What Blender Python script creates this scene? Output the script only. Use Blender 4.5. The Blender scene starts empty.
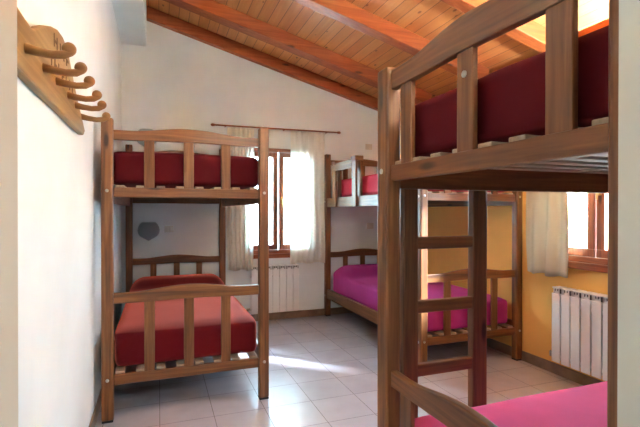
import bpy, bmesh, math, random
from mathutils import Vector, Matrix, noise
random.seed(7)
sc = bpy.context.scene
COL = sc.collection

# ------------------------------------------------------------------ camera, world, light, exposure
F_PX, YAW, PITCH, ROLL, CAM_H = 435.7, 0.3543, -0.0047, 0.0005, 1.25
cd = bpy.data.cameras.new('camera'); cam = bpy.data.objects.new('camera', cd); COL.objects.link(cam)
cd.sensor_fit = 'HORIZONTAL'; cd.sensor_width = 36.0; cd.lens = F_PX / 640 * 36.0
cd.clip_start = 0.02; cd.clip_end = 200
fw = Vector((math.sin(YAW)*math.cos(PITCH), math.cos(YAW)*math.cos(PITCH), math.sin(PITCH)))
rt = Vector((math.cos(YAW), -math.sin(YAW), 0)); up = rt.cross(fw)
r2 = rt*math.cos(ROLL) + up*math.sin(ROLL); u2 = up*math.cos(ROLL) - rt*math.sin(ROLL)
M = Matrix((r2, u2, -fw)).transposed().to_4x4(); M.translation = (0, 0, CAM_H)
cam.matrix_world = M
sc.camera = cam

w = bpy.data.worlds.new('sky'); sc.world = w; w.use_nodes = True
bg = w.node_tree.nodes['Background']
bg.inputs[0].default_value = (0.52, 0.80, 1.0, 1); bg.inputs[1].default_value = 0.88
sd = bpy.data.lights.new('sun', 'SUN'); sd.energy = 6.0; sd.angle = math.radians(13); sd.color = (.76, .86, 1.0)
sun = bpy.data.objects.new('sun', sd); COL.objects.link(sun)
sun.rotation_euler = Vector((-.70, .71, -.50)).to_track_quat('-Z', 'Y').to_euler()

LAMP = 120.0  # brightness of the two unseen wall lamps added for extra light
HALL_FILL = 1.7   # brightness of the unseen hall lamp added for extra light
def portal(name, loc, sx, sy, direction):
    l = bpy.data.lights.new(name, 'AREA'); l.shape = 'RECTANGLE'; l.size = sx; l.size_y = sy
    l.cycles.is_portal = True
    o = bpy.data.objects.new(name, l); COL.objects.link(o); o.location = loc
    o.rotation_euler = Vector(direction).to_track_quat('-Z', 'Y').to_euler()
portal('back_window_portal', (1.30, 5.13, 1.37), .9, 1.22, (0, -1, 0))
portal('side_window_portal', (3.09, 2.19, 1.40), 1.02, 1.06, (-1, 0, 0))

sc.view_settings.view_transform = 'Standard'; sc.view_settings.look = 'None'
sc.view_settings.gamma = 1; sc.view_settings.use_curve_mapping = False
sc.view_settings.exposure = 5.85

# ------------------------------------------------------------------ materials
def lin(r, g, b):
    f = lambda c: c/12.92 if c <= .04045 else ((c+.055)/1.055)**2.4
    return (f(r/255), f(g/255), f(b/255), 1)

class NT:
    def __init__(s, name):
        s.m = bpy.data.materials.new(name); s.m.use_nodes = True
        s.t = s.m.node_tree; s.b = s.t.nodes['Principled BSDF']; s.out = s.t.nodes['Material Output']
    def n(s, typ, **kw):
        nd = s.t.nodes.new(typ)
        for k, v in kw.items():
            if k.startswith('i_'):
                nd.inputs[int(k[2:]) if k[2:].isdigit() else k[2:].replace('_', ' ')].default_value = v
            else: setattr(nd, k, v)
        return nd
    def l(s, a, b): s.t.links.new(a, b)
    def coord(s, scale=(1, 1, 1), loc=(0, 0, 0), rot=(0, 0, 0), kind='Object'):
        c = s.n('ShaderNodeTexCoord'); mp = s.n('ShaderNodeMapping')
        mp.inputs['Scale'].default_value = scale; mp.inputs['Location'].default_value = loc
        mp.inputs['Rotation'].default_value = rot
        s.l(c.outputs[kind], mp.inputs[0]); return mp.outputs[0]
    def noise(s, vec, scale, detail=4, rough=.55, dist=0):
        nd = s.n('ShaderNodeTexNoise'); nd.inputs['Scale'].default_value = scale
        nd.inputs['Detail'].default_value = detail; nd.inputs['Roughness'].default_value = rough
        nd.inputs['Distortion'].default_value = dist
        s.l(vec, nd.inputs['Vector']); return nd.outputs['Fac']
    def ramp(s, fac, stops):
        r = s.n('ShaderNodeValToRGB'); e = r.color_ramp.elements
        while len(e) < len(stops): e.new(.5)
        for i, (p, c) in enumerate(stops): e[i].position = p; e[i].color = c
        s.l(fac, r.inputs[0]); return r.outputs[0]
    def mix(s, fac, a, b, mode='MIX'):
        m = s.n('ShaderNodeMix', data_type='RGBA', blend_type=mode)
        if isinstance(fac, float): m.inputs[0].default_value = fac
        else: s.l(fac, m.inputs[0])
        for sock, v in ((m.inputs[6], a), (m.inputs[7], b)):
            if isinstance(v, tuple): sock.default_value = v
            else: s.l(v, sock)
        return m.outputs[2]
    def bump(s, h, strength=.2, dist=.005):
        b = s.n('ShaderNodeBump'); b.inputs['Strength'].default_value = strength
        b.inputs['Distance'].default_value = dist
        s.l(h, b.inputs['Height']); s.l(b.outputs[0], s.b.inputs['Normal'])

def plain(name, col, rough=.5, metal=0, spec=.5):
    t = NT(name); t.b.inputs['Base Color'].default_value = col
    t.b.inputs['Roughness'].default_value = rough; t.b.inputs['Metallic'].default_value = metal
    t.b.inputs['Specular IOR Level'].default_value = spec
    return t.m

def wood(name, axis, dark, mid, light, rough=.42, seed=0.):
    t = NT(name)
    s = [22, 22, 22]; s['xyz'.index(axis)] = 1.3
    v = t.coord(tuple(s), (seed, seed*1.7, seed*.6))
    g = t.noise(v, 1.0, 5, .6, 1.2)
    c = t.ramp(g, [(.28, dark), (.5, mid), (.74, light)])
    s2 = [90, 90, 90]; s2['xyz'.index(axis)] = 3
    f = t.noise(t.coord(tuple(s2)), 1.0, 2, .5)
    c = t.mix(.25, c, t.ramp(f, [(.3, dark), (.7, light)]))
    vo = t.n('ShaderNodeTexVoronoi'); vo.inputs['Scale'].default_value = 1
    sk = [9, 9, 9]; sk['xyz'.index(axis)] = 2.6
    t.l(t.coord(tuple(sk), (seed, 3, 1)), vo.inputs['Vector'])
    k = t.ramp(vo.outputs['Distance'], [(.07, (1, 1, 1, 1)), (.16, (0, 0, 0, 1))])
    c = t.mix(k, c, tuple(x*.45 for x in dark[:3]) + (1,))
    t.l(c, t.b.inputs['Base Color']); t.b.inputs['Roughness'].default_value = rough
    t.bump(f, .08, .002)
    return t.m

WD, WM, WL = lin(66, 36, 15), lin(113, 68, 34), lin(151, 101, 56)
WOOD = {a: wood('brown_wood_'+a, a, WD, WM, WL, seed=i*3.1) for i, a in enumerate('xyz')}
WR = {a: wood('red_brown_wood_'+a, a, lin(100, 48, 26), lin(146, 76, 42), lin(170, 98, 58), .35, 5+i) for i, a in enumerate('xyz')}
RACKW = wood('coat_rack_wood', 'y', lin(116, 84, 46), lin(156, 122, 74), lin(180, 148, 98), .45, 9)
PEGW = wood('peg_wood', 'x', lin(110, 74, 36), lin(140, 98, 52), lin(160, 116, 66), .4, 11)
SLATW = wood('pale_slat_wood', 'y', lin(132, 112, 92), lin(160, 142, 122), lin(184, 168, 148), .6, 2)
BEAMW = wood('beam_pine', 'x', lin(134, 62, 28), lin(170, 86, 42), lin(192, 110, 58), .45, 13)

def ceiling_mat():
    t = NT('ceiling_pine_boards')
    tc = t.n('ShaderNodeTexCoord'); sp = t.n('ShaderNodeSeparateXYZ'); t.l(tc.outputs['Object'], sp.inputs[0])
    def math_(op, a, b=None):
        m = t.n('ShaderNodeMath', operation=op)
        for i, v in enumerate((a, b)):
            if v is None: continue
            if isinstance(v, (int, float)): m.inputs[i].default_value = v
            else: t.l(v, m.inputs[i])
        return m.outputs[0]
    bx = math_('DIVIDE', sp.outputs[0], .098)
    idx = math_('FLOOR', bx); fr = math_('FRACT', bx)
    wn = t.n('ShaderNodeTexWhiteNoise', noise_dimensions='1D'); t.l(idx, wn.inputs['W'])
    off = t.n('ShaderNodeCombineXYZ'); t.l(wn.outputs['Value'], off.inputs[1])
    sc_ = t.n('ShaderNodeVectorMath', operation='MULTIPLY_ADD')
    t.l(off.outputs[0], sc_.inputs[0]); sc_.inputs[1].default_value = (0, 40, 0); t.l(tc.outputs['Object'], sc_.inputs[2])
    mp = t.n('ShaderNodeMapping'); mp.inputs['Scale'].default_value = (16, 1.1, 16); t.l(sc_.outputs[0], mp.inputs[0])
    g = t.noise(mp.outputs[0], 1, 4, .55, 1)
    c = t.ramp(g, [(.3, lin(206, 126, 66)), (.55, lin(228, 152, 88)), (.75, lin(240, 176, 112))])
    tone = t.ramp(wn.outputs['Value'], [(0, lin(212, 136, 76)), (1, lin(240, 178, 118))])
    c = t.mix(.45, c, tone)
    mp2 = t.n('ShaderNodeMapping'); mp2.inputs['Scale'].default_value = (9, 4.2, 9); t.l(sc_.outputs[0], mp2.inputs[0])
    vo = t.n('ShaderNodeTexVoronoi'); vo.inputs['Scale'].default_value = 1; t.l(mp2.outputs[0], vo.inputs['Vector'])
    k = t.ramp(vo.outputs['Distance'], [(.06, (1, 1, 1, 1)), (.12, (0, 0, 0, 1))])
    c = t.mix(k, c, lin(150, 82, 44))
    e = math_('LESS_THAN', fr, .055)
    c = t.mix(e, c, lin(160, 92, 52))
    t.l(c, t.b.inputs['Base Color']); t.b.inputs['Roughness'].default_value = .4
    inv = math_('SUBTRACT', 1.0, e); t.bump(inv, .5, .004)
    return t.m
CEIL = ceiling_mat()

def wall_mat(name, col, bs=.12):
    t = NT(name); v = t.coord()
    n1 = t.noise(v, 2.2, 3); n2 = t.noise(v, 38, 4)
    d = tuple(x*.93 for x in col[:3]) + (1,)
    t.l(t.ramp(n1, [(.3, d), (.65, col)]), t.b.inputs['Base Color'])
    t.b.inputs['Roughness'].default_value = .75; t.b.inputs['Specular IOR Level'].default_value = .25
    t.bump(n2, bs, .004); return t.m
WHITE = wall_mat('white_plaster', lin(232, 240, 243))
ORANGE = wall_mat('ochre_plaster', lin(248, 190, 104))

def floor_mat():
    t = NT('glazed_floor_tiles')
    tx, ty = .312, .311
    tc = t.n('ShaderNodeTexCoord'); mp = t.n('ShaderNodeMapping')
    mp.inputs['Location'].default_value = (-.94/tx+20, -3.022/ty+20, 0); mp.inputs['Scale'].default_value = (1/tx, 1/ty, 1)
    t.l(tc.outputs['Object'], mp.inputs[0])
    br = t.n('ShaderNodeTexBrick'); br.offset = 0; br.squash = 1
    br.inputs['Scale'].default_value = 1; br.inputs['Brick Width'].default_value = 1; br.inputs['Row Height'].default_value = 1
    br.inputs['Mortar Size'].default_value = .007; br.inputs['Mortar Smooth'].default_value = .2
    br.inputs['Color1'].default_value = lin(186, 186, 197); br.inputs['Color2'].default_value = lin(177, 177, 188)
    br.inputs['Mortar'].default_value = lin(84, 74, 72)
    t.l(mp.outputs[0], br.inputs['Vector'])
    n = t.noise(t.coord(), 6, 4)
    c = t.mix(.22, br.outputs['Color'], t.ramp(n, [(.3, lin(150, 140, 142)), (.7, lin(190, 185, 194))]))
    t.l(c, t.b.inputs['Base Color'])
    t.b.inputs['Specular IOR Level'].default_value = .22
    t.l(t.ramp(br.outputs['Fac'], [(0, (.27, .27, .27, 1)), (1, (.7, .7, .7, 1))]), t.b.inputs['Roughness'])
    inv = t.n('ShaderNodeMath', operation='SUBTRACT'); inv.inputs[0].default_value = 1; t.l(br.outputs['Fac'], inv.inputs[1])
    t.bump(inv.outputs[0], .3, .002); return t.m
FLOOR = floor_mat()

def baseboard_mat():
    t = NT('brown_tile_skirting')
    n = t.noise(t.coord(), 8, 3)
    t.l(t.ramp(n, [(.3, lin(110, 88, 72)), (.7, lin(140, 116, 98))]), t.b.inputs['Base Color'])
    t.b.inputs['Roughness'].default_value = .3; return t.m
BASE = baseboard_mat()

def fabric(name, col, sheen_col, sheen=.6):
    t = NT(name); v = t.coord()
    n = t.noise(v, 5, 3); fine = t.noise(v, 420, 2)
    t.l(t.ramp(n, [(.3, tuple(x*.85 for x in col[:3])+(1,)), (.7, col)]), t.b.inputs['Base Color'])
    t.b.inputs['Roughness'].default_value = .85; t.b.inputs['Specular IOR Level'].default_value = .2
    t.b.inputs['Sheen Weight'].default_value = sheen; t.b.inputs['Sheen Roughness'].default_value = .45
    t.b.inputs['Sheen Tint'].default_value = sheen_col
    t.bump(fine, .15, .002); return t.m
CRIMSON = fabric('crimson_sheet', lin(84, 5, 17), lin(255, 110, 110), .12)
CORAL = fabric('coral_red_sheet', lin(96, 5, 20), lin(255, 128, 108), 1.0)
MAGENTA = fabric('magenta_sheet', lin(166, 44, 124), lin(255, 110, 200))
ROSE = fabric('rose_red_sheet', lin(226, 74, 134), lin(255, 130, 160))

def sheer(name, col, transp, transl):
    t = NT(name); v = t.coord((60, 60, 60)); n = t.noise(v, 1, 2)
    df = t.n('ShaderNodeBsdfDiffuse'); df.inputs[0].default_value = col
    tl = t.n('ShaderNodeBsdfTranslucent'); tl.inputs[0].default_value = col
    tp = t.n('ShaderNodeBsdfTransparent')
    m1 = t.n('ShaderNodeMixShader'); m1.inputs[0].default_value = transl
    t.l(df.outputs[0], m1.inputs[1]); t.l(tl.outputs[0], m1.inputs[2])
    m2 = t.n('ShaderNodeMixShader'); m2.inputs[0].default_value = transp
    t.l(m1.outputs[0], m2.inputs[1]); t.l(tp.outputs[0], m2.inputs[2])
    t.l(m2.outputs[0], t.out.inputs[0]); return t.m
POPPY = fabric('poppy_red_sheet', lin(204, 40, 66), lin(255, 120, 130))
SHEER = sheer('sheer_cream_voile', lin(248, 246, 238), .06, .72)
LINEN = sheer('beige_linen', lin(206, 196, 174), .0, .12)

def glass_mat():
    t = NT('window_glass')
    gl = t.n('ShaderNodeBsdfGlossy'); gl.inputs['Roughness'].default_value = .02
    tp = t.n('ShaderNodeBsdfTransparent'); tp.inputs[0].default_value = (.97, .98, .97, 1)
    fr = t.n('ShaderNodeFresnel'); fr.inputs[0].default_value = 1.35
    m = t.n('ShaderNodeMixShader'); t.l(fr.outputs[0], m.inputs[0])
    t.l(tp.outputs[0], m.inputs[1]); t.l(gl.outputs[0], m.inputs[2])
    t.l(m.outputs[0], t.out.inputs[0]); return t.m
GLASS = glass_mat()
RADW = plain('white_radiator_enamel', lin(236, 238, 240), .35)
RADD = plain('radiator_vent_grey', lin(84, 88, 94), .5)
CHROME = plain('brushed_steel', lin(190, 188, 182), .3, 1)
BRASS = plain('brass', lin(190, 150, 80), .3, 1)
BLACK = plain('black_rubber', lin(24, 22, 22), .6)
PLASTIC = plain('ivory_plastic', lin(206, 202, 192), .4)
SHADE = plain('grey_frosted_glass', lin(150, 158, 158), .3)
DARKCUT = plain('carved_recess_wood', lin(96, 66, 36), .6)

# ------------------------------------------------------------------ mesh helpers
def nb(): return bmesh.new()
def box(bm, x0, x1, y0, y1, z0, z1, bev=.004, seg=2):
    g = bmesh.ops.create_cube(bm, size=1, matrix=Matrix.Translation(((x0+x1)/2, (y0+y1)/2, (z0+z1)/2)) @ Matrix.Diagonal((x1-x0, y1-y0, z1-z0, 1)))
    if bev:
        es = list({e for v in g['verts'] for e in v.link_edges})
        bmesh.ops.bevel(bm, geom=es, offset=bev, segments=seg, profile=.5, affect='EDGES')
    return bm
def prism(bm, pts, t0, t1, axes='xz', bev=0):
    """outline pts in the plane axes, extruded along the remaining axis from t0 to t1"""
    k = [a for a in 'xyz' if a not in axes][0]
    def P(p, t):
        d = {axes[0]: p[0], axes[1]: p[1], k: t}; return (d['x'], d['y'], d['z'])
    a = [bm.verts.new(P(p, t0)) for p in pts]; b = [bm.verts.new(P(p, t1)) for p in pts]
    fs = [bm.faces.new(a), bm.faces.new(b[::-1])]
    n = len(pts)
    for i in range(n): fs.append(bm.faces.new((a[i], b[i], b[(i+1) % n], a[(i+1) % n])))
    bmesh.ops.recalc_face_normals(bm, faces=fs)
    if bev:
        es = [e for f in fs[:2] for e in f.edges]
        bmesh.ops.bevel(bm, geom=es, offset=bev, segments=2, profile=.5, affect='EDGES')
    return bm
def tube(bm, pts, rads, seg=12, caps=True):
    pts = [Vector(p) for p in pts]
    if not isinstance(rads, (list, tuple)): rads = [rads]*len(pts)
    rings = []; ref = None
    for i, p in enumerate(pts):
        d = (pts[min(i+1, len(pts)-1)] - pts[max(i-1, 0)]).normalized()
        if ref is None: ref = Vector((0, 0, 1)) if abs(d.z) < .9 else Vector((1, 0, 0))
        u = (ref - d*ref.dot(d)).normalized(); ref = u; v = d.cross(u)
        rings.append([bm.verts.new(p + (u*math.cos(2*math.pi*k/seg) + v*math.sin(2*math.pi*k/seg))*rads[i]) for k in range(seg)])
    fs = []
    for i in range(len(rings)-1):
        for k in range(seg):
            fs.append(bm.faces.new((rings[i][k], rings[i][(k+1) % seg], rings[i+1][(k+1) % seg], rings[i+1][k])))
    if caps: fs += [bm.faces.new(rings[0][::-1]), bm.faces.new(rings[-1])]
    bmesh.ops.recalc_face_normals(bm, faces=fs)
    return bm
def obj(name, bm, mat, parent=None, smooth=False):
    me = bpy.data.meshes.new(name); bm.to_mesh(me); bm.free()
    me.materials.append(mat)
    if smooth:
        for p in me.polygons: p.use_smooth = True
    o = bpy.data.objects.new(name, me); COL.objects.link(o)
    if parent: o.parent = parent
    return o
def tag(o, label, cat, group=None):
    o['label'] = label; o['category'] = cat
    if group: o['group'] = group
    return o
def thing(name, label, cat, loc=(0, 0, 0), rz=0, group=None):
    o = bpy.data.objects.new(name, None); COL.objects.link(o); o.location = loc; o.rotation_euler = (0, 0, rz)
    o.empty_display_size = .1
    return tag(o, label, cat, group)
def struct(name, bm, mat, parent=None, label=None):
    o = obj(name, bm, mat, parent)
    if not parent: o['kind'] = 'structure'; o['category'] = name.split('_')[0]; o['label'] = label or name.replace('_', ' ')
    return o

# ------------------------------------------------------------------ the room
XL, XR, YF, YB = -.36, 2.87, .45, 4.907
cz = lambda x: 3.338 - .2682*x
struct('floor', box(nb(), XL-.2, XR+.2, .25, YB+.2, -.12, 0, 0), FLOOR, label='pale glazed square tile floor of the dormitory')
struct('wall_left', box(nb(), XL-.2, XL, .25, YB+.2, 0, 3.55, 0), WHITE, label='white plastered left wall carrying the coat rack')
bm = nb()
WX0, WX1, WZ0, WZ1 = .86, 1.74, .765, 1.975
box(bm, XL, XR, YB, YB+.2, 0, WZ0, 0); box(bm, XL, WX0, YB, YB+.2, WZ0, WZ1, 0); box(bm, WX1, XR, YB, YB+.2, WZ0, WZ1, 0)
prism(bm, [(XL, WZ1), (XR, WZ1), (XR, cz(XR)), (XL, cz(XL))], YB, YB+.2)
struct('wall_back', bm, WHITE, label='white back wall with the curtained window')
bm = nb()
RY0, RY1, RZ0, RZ1 = 1.69, 2.69, .885, 1.92
h = cz(XR)
box(bm, XR, XR+.2, .25, YB+.2, 0, RZ0, 0); box(bm, XR, XR+.2, .25, RY0, RZ0, RZ1, 0)
box(bm, XR, XR+.2, RY1, YB+.2, RZ0, RZ1, 0); box(bm, XR, XR+.2, .25, YB+.2, RZ1, h-.052, 0)
struct('wall_right', bm, ORANGE, label='ochre orange right wall with window and radiator')
bm = nb()
DX0, DX1, DZ = -.116, .635, 2.05
box(bm, XL, DX0, .25, YF, 0, DZ, 0); box(bm, DX1, XR, .25, YF, 0, DZ, 0)
prism(bm, [(XL, DZ), (XR, DZ), (XR, cz(XR)), (XL, cz(XL))], .25, YF)
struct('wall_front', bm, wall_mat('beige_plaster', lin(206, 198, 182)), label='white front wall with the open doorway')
# boarded ceiling with its rafters
bm = nb(); prism(bm, [(XL-.2, cz(XL-.2)), (XR+.2, cz(XR+.2)), (XR+.2, cz(XR+.2)+.05), (XL-.2, cz(XL-.2)+.05)], .25, YB+.2)
ceil = struct('ceiling', bm, CEIL, label='sloping orange pine board ceiling with rafters')
for y0, y1 in ((YB-.08, YB-.002), (4.14, 4.29), (3.24, 3.36), (2.45, 2.56), (1.62, 1.73), (.80, .91)):
    bm = nb(); d = .13
    prism(bm, [(-.117, cz(-.117)), (XR-.002, cz(XR)), (XR-.002, cz(XR)-d), (-.117, cz(-.117)-d)], y0, y1, 'xz', .006)
    obj('rafter', bm, BEAMW, ceil)
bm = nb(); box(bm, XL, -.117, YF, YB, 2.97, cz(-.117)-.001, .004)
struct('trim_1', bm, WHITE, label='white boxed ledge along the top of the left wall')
struct('baseboard_back', box(nb(), XL, XR-.012, YB-.012, YB, 0, .08, .002), BASE, label='brown tile skirting along the back wall')
struct('baseboard_right', box(nb(), XR-.012, XR, YF, YB-.012, 0, .08, .002), BASE, label='brown tile skirting along the orange wall')
struct('baseboard_left', box(nb(), XL, XL+.012, YF, YB-.012, 0, .08, .002), BASE, label='brown tile skirting along the left wall')
g = nb(); box(g, -30, 40, -30, 45, -.32, -.121, 0)
struct('ground', g, wall_mat('pale_gravel', lin(190, 192, 186)), label='pale ground outside')

# the hall the doorway opens from
HX0, HX1, HY0, HZ = -1.3, 1.9, -2.3, 2.5
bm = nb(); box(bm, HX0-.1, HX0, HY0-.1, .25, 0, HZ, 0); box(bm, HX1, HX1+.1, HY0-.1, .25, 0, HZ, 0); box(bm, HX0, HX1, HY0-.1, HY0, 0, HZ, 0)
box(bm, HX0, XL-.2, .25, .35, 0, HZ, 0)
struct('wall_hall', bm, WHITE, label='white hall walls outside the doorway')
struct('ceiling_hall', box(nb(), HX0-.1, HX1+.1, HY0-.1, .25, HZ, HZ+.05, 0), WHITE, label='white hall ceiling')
struct('floor_hall', box(nb(), HX0-.1, HX1+.1, HY0-.1, .25, -.12, 0, 0), FLOOR, label='tiled hall floor')
hl = thing('hall_fill_lamp', 'added unseen fill lamp, round white glass on the hall ceiling', 'ceiling lamp', (.3, -1.0, HZ))  # unseen lamp, added as fill light through the doorway
obj('lamp_base', tube(nb(), [(0, 0, 0), (0, 0, -.03)], .09, 24), PLASTIC, hl, True)
LAMPG = NT('fill_lamp_glass'); LAMPG.b.inputs['Base Color'].default_value = (.9, .88, .84, 1)
LAMPG.b.inputs['Emission Color'].default_value = (.90, 1, 1, 1); LAMPG.b.inputs['Emission Strength'].default_value = HALL_FILL
bm = nb(); bmesh.ops.create_uvsphere(bm, u_segments=24, v_segments=14, radius=.15, matrix=Matrix.Translation((0, 0, -.11)) @ Matrix.Diagonal((1, 1, .6, 1)))
obj('glass_bowl', bm, LAMPG.m, hl, True)

# ------------------------------------------------------------------ windows
def window(name, label, W, H, loc, rz, nleaf=2, handle_leaf=1):
    """local: x along the wall, y outwards from the room, z up from the bottom of the opening"""
    a = bpy.data.objects.new(name, None); COL.objects.link(a); a.location = loc; a.rotation_euler = (0, 0, rz)
    a['kind'] = 'structure'; a['label'] = label; a['category'] = 'window'
    f = .042; bm = nb()
    box(bm, 0, W, -.02, .06, 0, f); box(bm, 0, W, -.02, .06, H-f, H); box(bm, 0, f, -.02, .06, f, H-f); box(bm, W-f, W, -.02, .06, f, H-f)
    obj('window_frame', bm, WR['x'], a)
    bm = nb(); box(bm, -.03, W+.03, -.05, .0, -.05, .0, .006); obj('window_sill', bm, WR['x'], a)
    lw = (W-2*f)/nleaf
    for i in range(nleaf):
        x0, x1 = f+lw*i+.006, f+lw*(i+1)-.006; s = .058; bm = nb()
        box(bm, x0, x1, -.005, .04, f+.002, f+s); box(bm, x0, x1, -.005, .04, H-f-s, H-f-.002)
        box(bm, x0, x0+s, -.005, .04, f+s, H-f-s); box(bm, x1-s, x1, -.005, .04, f+s, H-f-s)
        sash = obj('window_sash', bm, WR['z'], a)
        bm = nb(); box(bm, x0+s, x1-s, .014, .019, f+s, H-f-s, 0); obj('window_pane', bm, GLASS, sash)
        if i == handle_leaf:
            bm = nb(); hx = x0+s*.5
            box(bm, hx-.011, hx+.011, -.012, -.005, H*.5-.04, H*.5+.05, .003)
            tube(bm, [(hx, -.012, H*.5+.02), (hx, -.04, H*.5+.02), (hx, -.042, H*.5-.07)], [.007, .007, .005], 8)
            obj('window_handle', bm, BRASS, sash, True)
    return a
window('window_1', 'brown wooden casement window in the back wall', WX1-WX0, WZ1-WZ0, (WX0, YB, WZ0), 0)
window('window_2', 'brown wooden casement window in the orange wall', RY1-RY0, RZ1-RZ0, (XR, RY1, RZ0), -math.pi/2)

# ------------------------------------------------------------------ curtains
def curtain(label, loc, rz, W, z0, z1, folds, amp, mat, seed, group, gather=0.):
    bm = nb(); nx, nz = folds*10, 26; rnd = random.Random(seed)
    ph = [rnd.uniform(-.7, .7) for _ in range(folds+2)]
    grid = []
    for j in range(nz+1):
        t = j/nz; row = []
        for i in range(nx+1):
            s = i/nx; ww = W*(1 - gather*(t**2))
            x = s*ww + .01*math.sin(7*t+3*s+seed)*(1-t)
            a = amp*(.55+.45*(1-t)) * (1 + .35*math.sin(s*9+seed))
            y = a*math.sin(2*math.pi*folds*s + ph[int(s*folds)]*(1-t)*.5 + .5*math.sin(3*t+seed))
            z = z0 + (z1-z0)*t + (.008*math.sin(s*13+seed) if j == 0 else 0)
            row.append(bm.verts.new((x, y, z)))
        grid.append(row)
    for j in range(nz):
        for i in range(nx):
            bm.faces.new((grid[j][i], grid[j][i+1], grid[j+1][i+1], grid[j+1][i]))
    o = obj('curtain', bm, mat, None, True); o.location = loc; o.rotation_euler = (0, 0, rz)
    m = o.modifiers.new('thickness', 'SOLIDIFY'); m.thickness = .0015
    return tag(o, label, 'curtain', group)
curtain('cream sheer curtain on the left side of the back window', (.70, 4.822, 0), 0, .30, .60, 2.176, 6, .016, SHEER, 1, 'sheer curtains at the back window')
curtain('cream sheer curtain on the right side of the back window', (1.425, 4.822, 0), 0, .415, .648, 2.180, 6, .016, SHEER, 4, 'sheer curtains at the back window')
curtain('beige linen curtain hanging against the orange wall', (2.788, 2.720, 0), -math.pi/2, .375, .765, 2.057, 3, .020, LINEN, 9, None)

def rod(name, label, p0, p1, wall_axis, wall_c):
    t = thing(name, label, 'curtain rod', p0)
    p0 = Vector(p0); p1 = Vector(p1)-p0
    obj('rod', tube(nb(), [(0, 0, 0), p1], .009, 12), WR['x' if wall_axis == 'y' else 'y'], t, True)
    d = p1.normalized()
    for q, s in ((Vector((0, 0, 0)), -1), (p1, 1)):
        bm = nb(); tube(bm, [q, q+d*s*.012, q+d*s*.03, q+d*s*.045, q+d*s*.05], [.009, .014, .017, .011, .003], 12)
        obj('finial', bm, WR['z'], t, True)
    for k in (.08, .55, .92):
        q = p1*k; bm = nb(); e = q.copy()
        if wall_axis == 'y': e.y = wall_c - p0.y
        else: e.x = wall_c - p0.x
        tube(bm, [q, e], .006, 8); obj('bracket', bm, WR['z'], t, True)
rod('curtain_rod', 'thin wooden curtain rod above the back window', (.575, 4.822, 2.187), (2.0, 4.822, 2.194), 'y', YB)
rod('curtain_rod', 'thin wooden curtain rod above the orange wall window', (2.788, 1.56, 2.068), (2.788, 2.78, 2.068), 'x', XR)

# ------------------------------------------------------------------ bunk beds
def hump_rail(x0, x1, zb, zt, hump, lift, y0, y1, n=24):
    top, bot = [], []
    for i in range(n+1):
        s = i/n; k = max(0., math.sin(math.pi*min(1, max(0, (s-.12)/.76))))**1.6
        x = x0+(x1-x0)*s
        top.append((x, zt+hump*k)); bot.append((x, zb+lift*k))
    return prism(nb(), bot + top[::-1], y0, y1, 'xz', .004)

def bolt(parent, p, axis, s):
    bm = nb(); d = Vector((1, 0, 0)) if axis == 'x' else Vector((0, 1, 0))
    p = Vector(p); tube(bm, [p, p+d*s*.003, p+d*s*.005], [.010, .010, .006], 10)
    obj('bolt', bm, CHROME, parent, True)

def bunk(label, loc, rz, P):
    t = thing('bunk_bed', label, 'bunk bed', loc, rz, 'wooden bunk beds')
    W, L = P['W'], P['L']; hw, hd = P.get('hw', .0325), P.get('hd', .03)
    for x in (0, W):
        for y in (0, L):
            bm = nb(); box(bm, x-hw, x+hw, y-hd, y+hd, .012, P['zp'] + (P['head'] if y else 0), .009, 3)
            po = obj('post', bm, WOOD['z'], t)
            bm = nb(); box(bm, x-hw+.002, x+hw-.002, y-hd+.002, y+hd-.002, 0, .014, .002); obj('foot_pad', bm, BLACK, po)
            s = -1 if y == 0 else 1
            for z in ((P['ub'][0]+P['ub'][1])/2+.008, (P['lb'][0]+P['lb'][1])/2+.008):
                bolt(po, (x, y+s*hd, z), 'y', s)
                bolt(po, (x+(-hw if x == 0 else hw), y, z-.006), 'x', -1 if x == 0 else 1)
    xi0, xi1 = hw, W-hw
    for y, s in ((0, 1), (L, -1)):
        ya, yb = sorted((y-s*(hd-.018), y+s*.016))
        yc, yd = sorted((y-s*.006, y+s*.012))
        for (b, tp) in (('ub', 'ut'), ('lb', 'lt')):
            bm = nb(); box(bm, xi0, xi1, ya, yb, *P[b]); obj('end_rail', bm, WOOD['x'], t)
            dz = P['head'] if (b == 'ub' and y) else 0
            zb, zt = P[tp][0]+dz, P[tp][1]+dz
            obj('curved_end_rail', hump_rail(xi0, xi1, zb, zt, P.get('hump', .03), .006, ya, yb), WOOD['x'], t)
            for k, (sa, sb) in enumerate(P['slats']):
                bm = nb(); box(bm, sa, sb, yc, yd, P[b][1]-.002, zb+.006, .003)
                so = obj('end_slat', bm, WOOD['z'], t)
                if P.get('slat_bolt') == k and b == 'ub' and y == 0:
                    bolt(so, ((sa+sb)/2, yc, zb-.06), 'y', -1)
    for x, q in ((0, 0), (W, .006)):
        for b in ('ub', 'lb'):
            bm = nb(); box(bm, x-.018+q, x+.012+q, hd, L-hd, *P['s'+b]); obj('side_rail', bm, WOOD['y'], t)
    n = 8
    for b in ('ub', 'lb'):
        for i in range(n):
            x = .066 + (W-.132)*i/(n-1)
            bm = nb(); box(bm, x-.026, x+.026, .002, L-.002, P[b][1], P[b][1]+.014, .003); obj('bed_slat', bm, SLATW, t)
    return t

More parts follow.
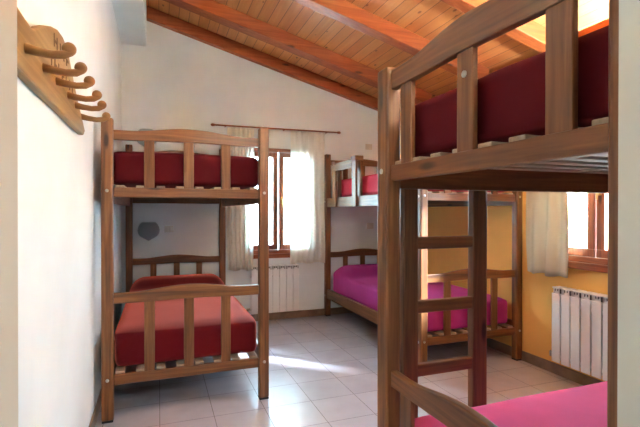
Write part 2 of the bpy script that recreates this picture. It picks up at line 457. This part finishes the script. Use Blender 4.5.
def mattress(label, loc, rz, P, z0, th, mat, seed, bump_head=0., dome=.012, group='sheeted bunk mattresses'):
    """rounded, sheeted foam mattress; local axes as the bunk's"""
    x0, x1, y0, y1 = P.get('mx0', .024), P['W']-P.get('mx0', .024), .036, P['L']-.036
    a, b = (x1-x0)/2, (y1-y0)/2
    bm = nb(); r = min(.042, th*.35); nx, ny, nzs = 26, 48, 6
    bmesh.ops.create_cube(bm, size=2)
    bmesh.ops.subdivide_edges(bm, edges=bm.edges[:], cuts=23, use_grid_fill=True)
    for v in bm.verts:
        p = Vector((v.co.x*a, v.co.y*b, v.co.z*th/2))
        q = Vector((max(-a+r, min(a-r, p.x)), max(-b+r, min(b-r, p.y)), max(-th/2+r, min(th/2-r, p.z))))
        d = p-q
        if d.length > 1e-7: p = q + d.normalized()*r
        u, vv = p.x/a, p.y/b
        if p.z > 0:
            p.z += dome*(1-u*u)*(1-vv*vv)
            if bump_head:
                k = min(1, max(0, ((vv*b+b) - (2*b-.50))/.12)); k = k*k*(3-2*k)
                e = 1 - max(0, (abs(u)-.72)/.28)**2
                tail = 1 - .5*max(0, ((vv*b+b)-(2*b-.22))/.22)**2
                p.z += bump_head*k*max(0, e)*tail
            w_ = noise.noise(Vector((p.x*6+seed, p.y*3.2, seed)))
            p.z += .004*w_
        else:
            pass
        n_ = noise.noise(Vector((p.x*9, p.y*5+seed, p.z*14)))
        if abs(u) > .9: p.x += .004*n_
        if abs(vv) > .9: p.y += .004*n_
        if p.z < -th*.3: p.z = max(p.z, -th/2)
        v.co = (p.x + (x0+x1)/2, p.y + (y0+y1)/2, p.z + th/2)
    o = obj('mattress', bm, mat, None, True)
    s = o.modifiers.new('smooth', 'SUBSURF'); s.levels = 1; s.render_levels = 1
    off = Vector((0, 0, z0)); o.location = Vector(loc)+off; o.rotation_euler = (0, 0, rz)
    return tag(o, label, 'mattress', group)

SL = [(.202, .262), (.434, .494), (.664, .724)]
PA = dict(W=.942, L=2.007, zp=1.803, head=.13, ub=(1.334, 1.394), ut=(1.677, 1.736), lb=(.213, .275), lt=(.698, .761),
          sub=(1.302, 1.4075), slb=(.208, .320), slats=SL)
LBL = (-.286, 2.866, 0)
bunk('brown wooden bunk bed standing against the white left wall', LBL, 0, PA)
mattress('crimson sheeted mattress on the top bunk by the white left wall', LBL, 0, dict(PA, mx0=.008), 1.4081, .22, CRIMSON, 1)
mattress('coral red sheeted mattress on the bottom bunk by the white left wall', LBL, 0, PA, .2891, .228, CORAL, 2, .085)

PR = dict(PA, mx0=.036, W=.934); RBL = (1.901, 2.870, 0)
rb = bunk('brown wooden bunk bed in the far corner against the orange wall', RBL, 0, PR)
mattress('rose red sheeted mattress on the top bunk in the far corner', RBL, 0, PR, 1.4081, .205, POPPY, 3)
mattress('magenta sheeted mattress on the bottom bunk in the far corner', RBL, 0, PR, .2891, .225, MAGENTA, 4, .11)
# short clamp-on guard at the head of that top bunk
for y in (1.165, 1.70):
    for x, za in ((-.035, 1.30), (.0235, 1.39)):
        bm = nb(); box(bm, x-.010, x+.010, y-.048, y+.048, za, 1.772, .004)
        obj('guard_post', bm, WOOD['z'], rb)
    bm = nb(); box(bm, -.053, .040, y-.055, y+.055, 1.768, 1.815, .004)
    obj('guard_cap', bm, WOOD['x'], rb)
bm = nb(); box(bm, -.048, -.024, 1.214, 1.651, 1.70, 1.79, .004); obj('guard_rail', bm, WOOD['y'], rb)

PN = dict(W=.895, L=1.93, zp=1.774, head=.0, ub=(1.361, 1.417), ut=(1.690, 1.760), lb=(.213, .275), lt=(.616, .672), hw=.0375, hd=.030, hump=.034,
          sub=(1.335, 1.445), slb=(.208, .320), slats=[(.094, .160), (.399, .466), (.700, .768)], slat_bolt=1)
NBL = (.799, 1.4255, 0); NRZ = -math.pi/2
nbk = bunk('large brown wooden bunk bed with ladder close beside the doorway', NBL, NRZ, PN)
mattress('dark crimson mattress on the top bunk beside the doorway', NBL, NRZ, PN, 1.4311, .207, CRIMSON, 5)
mattress('rose pink sheeted mattress on the bottom bunk beside the doorway', NBL, NRZ, PN, .2891, .21, ROSE, 6, 0, .02)
for ya, yb in ((.076, .142), (.402, .472)):
    bm = nb(); box(bm, -.056, -.0195, ya, yb, 0, 1.42, .005); obj('ladder_rail', bm, WOOD['z'], nbk)
for zc in (1.127, .878, .631, .384, .137):
    bm = nb(); box(bm, -.052, -.024, .140, .404, zc-.024, zc+.024, .005); obj('ladder_rung', bm, WOOD['y'], nbk)

# ------------------------------------------------------------------ radiators
def radiator(label, loc, rz, n, pitch, H, D=.085):
    """local: x along wall, y = 0 at the front face and D at the wall side; z = 0 at the underside"""
    t = thing('radiator', label, 'radiator', loc, rz, 'white panel radiators')
    for i in range(n):
        x0 = i*pitch+.0045; x1 = (i+1)*pitch-.0045; bm = nb()
        box(bm, x0, x1, 0, .010, 0, H-.045, .004)                 # front panel
        box(bm, x0+.02, x1-.02, .008, D-.012, .012, H-.03, .004)  # water column
        box(bm, x0, x1, D-.02, D-.010, .01, H-.03, .003)          # rear fin
        box(bm, x0+.001, x1-.001, .004, D-.008, H-.012, H, .004)  # top plate
        for k in range(3): box(bm, x0+.010+k*.021, x0+.016+k*.021, .006, D-.02, H-.047, H-.01, .001, 1)
        s = obj('radiator_section', bm, RADW, t)
        bm = nb(); box(bm, x0+.004, x1-.004, .016, .02, H-.046, H-.013, 0, 1); obj('vent', bm, RADD, s)
    bm = nb(); tube(bm, [(-.004, D*.45, H-.117), (n*pitch+.004, D*.45, H-.117)], .016, 12); tube(bm, [(-.004, D*.45, .05), (n*pitch+.004, D*.45, .05)], .016, 12)
    obj('header_pipe', bm, RADW, t, True)
    bm = nb(); tube(bm, [(-.004, D*.45, .05), (-.035, D*.45, .05), (-.036, D*.45, .03), (-.036, D+.0, .03)], [.014, .014, .012, .010], 10)
    obj('valve', bm, CHROME, t, True)
    for k in (.2, .8):
        bm = nb(); box(bm, n*pitch*k-.012, n*pitch*k+.012, D-.03, D, H-.11, H-.06, .002); obj('wall_bracket', bm, RADW, t)
radiator('white radiator under the back window', (.965, YB-.088, .10), 0, 7, .0805, .535, .088)
radiator('white radiator on the orange wall', (XR-.088, 2.482, .122), -math.pi/2, 10, .0805, .563, .088)

# ------------------------------------------------------------------ coat rack on the left wall
t = thing('coat_rack', 'carved wooden coat rack with six curled pegs on left wall', 'coat rack', (XL, 1.8, 1.62))
out = [(1.10, 1.612), (2.32, 1.610), (2.362, 1.636), (2.29, 1.674), (2.155, 1.742), (2.06, 1.80), (2.0, 1.842), (1.94, 1.880), (1.85, 1.898), (1.76, 1.890),
       (1.68, 1.868), (1.60, 1.838), (1.53, 1.808), (1.47, 1.776), (1.43, 1.764), (1.37, 1.764), (1.30, 1.766), (1.20, 1.79), (1.10, 1.79)]
obj('rack_board', prism(nb(), [(a-1.8, b-1.62) for a, b in out], .001, .028, 'yz', .006), RACKW, t)
for y, z in ((1.36, 1.681), (1.552, 1.689), (1.733, 1.698), (1.935, 1.70), (2.097, 1.698), (2.263, 1.683)):
    bm = nb(); y -= 1.8; z -= 1.62
    tube(bm, [(.02, y, z+.004), (.055, y, z-.003), (.09, y, z-.007), (.116, y, z-.004), (.132, y, z+.006), (.137, y, z+.014)], [.0145, .0125, .0115, .012, .0125, .012], 12)
    bmesh.ops.create_uvsphere(bm, u_segments=16, v_segments=10, radius=.0185, matrix=Matrix.Translation((.130, y, z+.013)) @ Matrix.Diagonal((1, .8, 1, 1)))
    obj('peg', bm, PEGW, t, True)
for row, (zc, hh, ys) in enumerate(((1.832, .045, (1.70, 1.745, 1.80, 1.86, 1.91)), (1.752, .040, (1.66, 1.71, 1.77, 1.83, 1.90, 1.97, 2.03)))):
    for i, y in enumerate(ys):
        bm = nb(); box(bm, .0272, .0292, y-1.8-.006, y-1.8+.006, zc-hh/2-1.62, zc+hh/2-1.62, .0008, 1)
        if i % 2 == row: box(bm, .0272, .0292, y-1.8+.004, y-1.8+.034, zc-.005-1.62, zc+.005-1.62, .0008, 1)
        obj('carving', bm, DARKCUT, t)

# ------------------------------------------------------------------ wall lamps and switch plates on the back wall, two added fill lamps elsewhere
def wall_lamp(label, x, z, R=.105, y=YB, rz=0, watts=0):
    t = thing('wall_lamp', label, 'wall lamp', (x, y, z), rz, 'half-bowl wall lamps')
    bm = nb(); prof = [(R*.62, .085), (R*.80, .066), (R*.94, .036), (R, .004), (R*.95, -.026), (R*.78, -.054), (R*.5, -.074), (R*.24, -.088), (.010, -.098), (.002, -.102)]
    N = 20; rings = []
    for r, zz in prof: rings.append([bm.verts.new((-r*math.cos(math.pi*k/N), -r*.8*math.sin(math.pi*k/N), zz)) for k in range(N+1)])
    for i in range(len(rings)-1):
        for k in range(N): bm.faces.new((rings[i][k], rings[i][k+1], rings[i+1][k+1], rings[i+1][k]))
    o = obj('lamp_shade', bm, SHADE, t, True); m = o.modifiers.new('thickness', 'SOLIDIFY'); m.thickness = .004
    bm = nb(); box(bm, -.05, .05, -.012, 0, -.06, .045, .003); obj('back_plate', bm, PLASTIC, t)
    bm = nb(); tube(bm, [(0, -.012, 0), (0, -.04, 0), (0, -.04, .04)], [.012, .014, .02], 10); obj('lamp_holder', bm, PLASTIC, t, True)
    if watts:  # only the two added, unseen fill lamps get a bulb and light
        bm = nb(); bmesh.ops.create_uvsphere(bm, u_segments=14, v_segments=10, radius=.026, matrix=Matrix.Translation((0, -.04, .06)))
        bl = NT('fill_bulb'); bl.b.inputs['Emission Color'].default_value = (.82, .95, 1, 1); bl.b.inputs['Emission Strength'].default_value = watts
        obj('bulb', bm, bl.m, t, True)
        L = bpy.data.lights.new('fill_light', 'SPOT'); L.energy = watts*.05; L.color = (.82, .95, 1); L.shadow_soft_size = .03
        L.spot_size = math.radians(165); L.spot_blend = .6
        lo = bpy.data.objects.new('fill_light', L); COL.objects.link(lo); lo.parent = t; lo.location = (0, -.05, .10); lo.rotation_euler = (math.pi, 0, 0)
wall_lamp('grey bowl wall lamp over the bottom bunk by the left wall', -.10, 1.048)
wall_lamp('added unseen fill lamp high on the orange wall beside the doorway bunk', XR, 2.0, .105, 1.72, -math.pi/2, LAMP*.55)  # out of view; added to brighten the ceiling
wall_lamp('added unseen fill lamp high on the front wall beside the doorway', 1.35, 2.10, .105, YF, math.pi, LAMP*1.0)  # second unseen lamp, added to lift the ceiling and back wall
wall_lamp('grey bowl wall lamp peeking over the top bunk by the left wall', -.118, 2.018)
def plate(name, label, cat, x, z):
    t = thing(name, label, cat, (x, YB, z), 0, 'wall plates on the back wall')
    bm = nb(); box(bm, -.045, .045, -.009, 0, -.035, .035, .003); obj('cover_plate', bm, PLASTIC, t)
    for s in (-.016, .016):
        bm = nb(); box(bm, s-.012, s+.012, -.013, -.008, -.02, .02, .002); obj('rocker', bm, PLASTIC, t)
plate('light_switch', 'pale switch plate beside the grey lamp of the left bunk', 'switch', .101, 1.062)
plate('light_switch', 'small pale switch plate above the top bunk in the far corner', 'switch', 2.463, 2.057)
plate('light_switch', 'small pale switch plate between the two bunks of the far corner', 'switch', 2.484, 1.068)

# ------------------------------------------------------------------ tree outside the side window
t = thing('tree', 'leafy green tree outside the orange wall window', 'tree', (6.5, 5.2, -.121))
bm = nb(); tube(bm, [(0, 0, 0), (.05, 0, .9), (-.05, .1, 1.8), (.05, 0, 2.6)], [.09, .07, .05, .02], 10)
obj('trunk', bm, WOOD['z'], t, True)
bm = nb(); rnd = random.Random(3)
for _ in range(900):
    d = Vector((rnd.gauss(0, 1), rnd.gauss(0, 1), rnd.gauss(0, 1))).normalized()*rnd.uniform(.35, 1)**.6
    c = Vector((d.x*1.1, d.y*1.1, 1.75+d.z*1.2)); s = rnd.uniform(.05, .09)
    u = Vector((rnd.gauss(0, 1), rnd.gauss(0, 1), rnd.gauss(0, 1))).normalized(); v = u.orthogonal().normalized()
    bm.faces.new([bm.verts.new(c+u*s*1.5), bm.verts.new(c+v*s*.6), bm.verts.new(c-u*s*1.5), bm.verts.new(c-v*s*.6)])
obj('foliage', bm, plain('green_leaves', lin(140, 168, 96), .5), t)
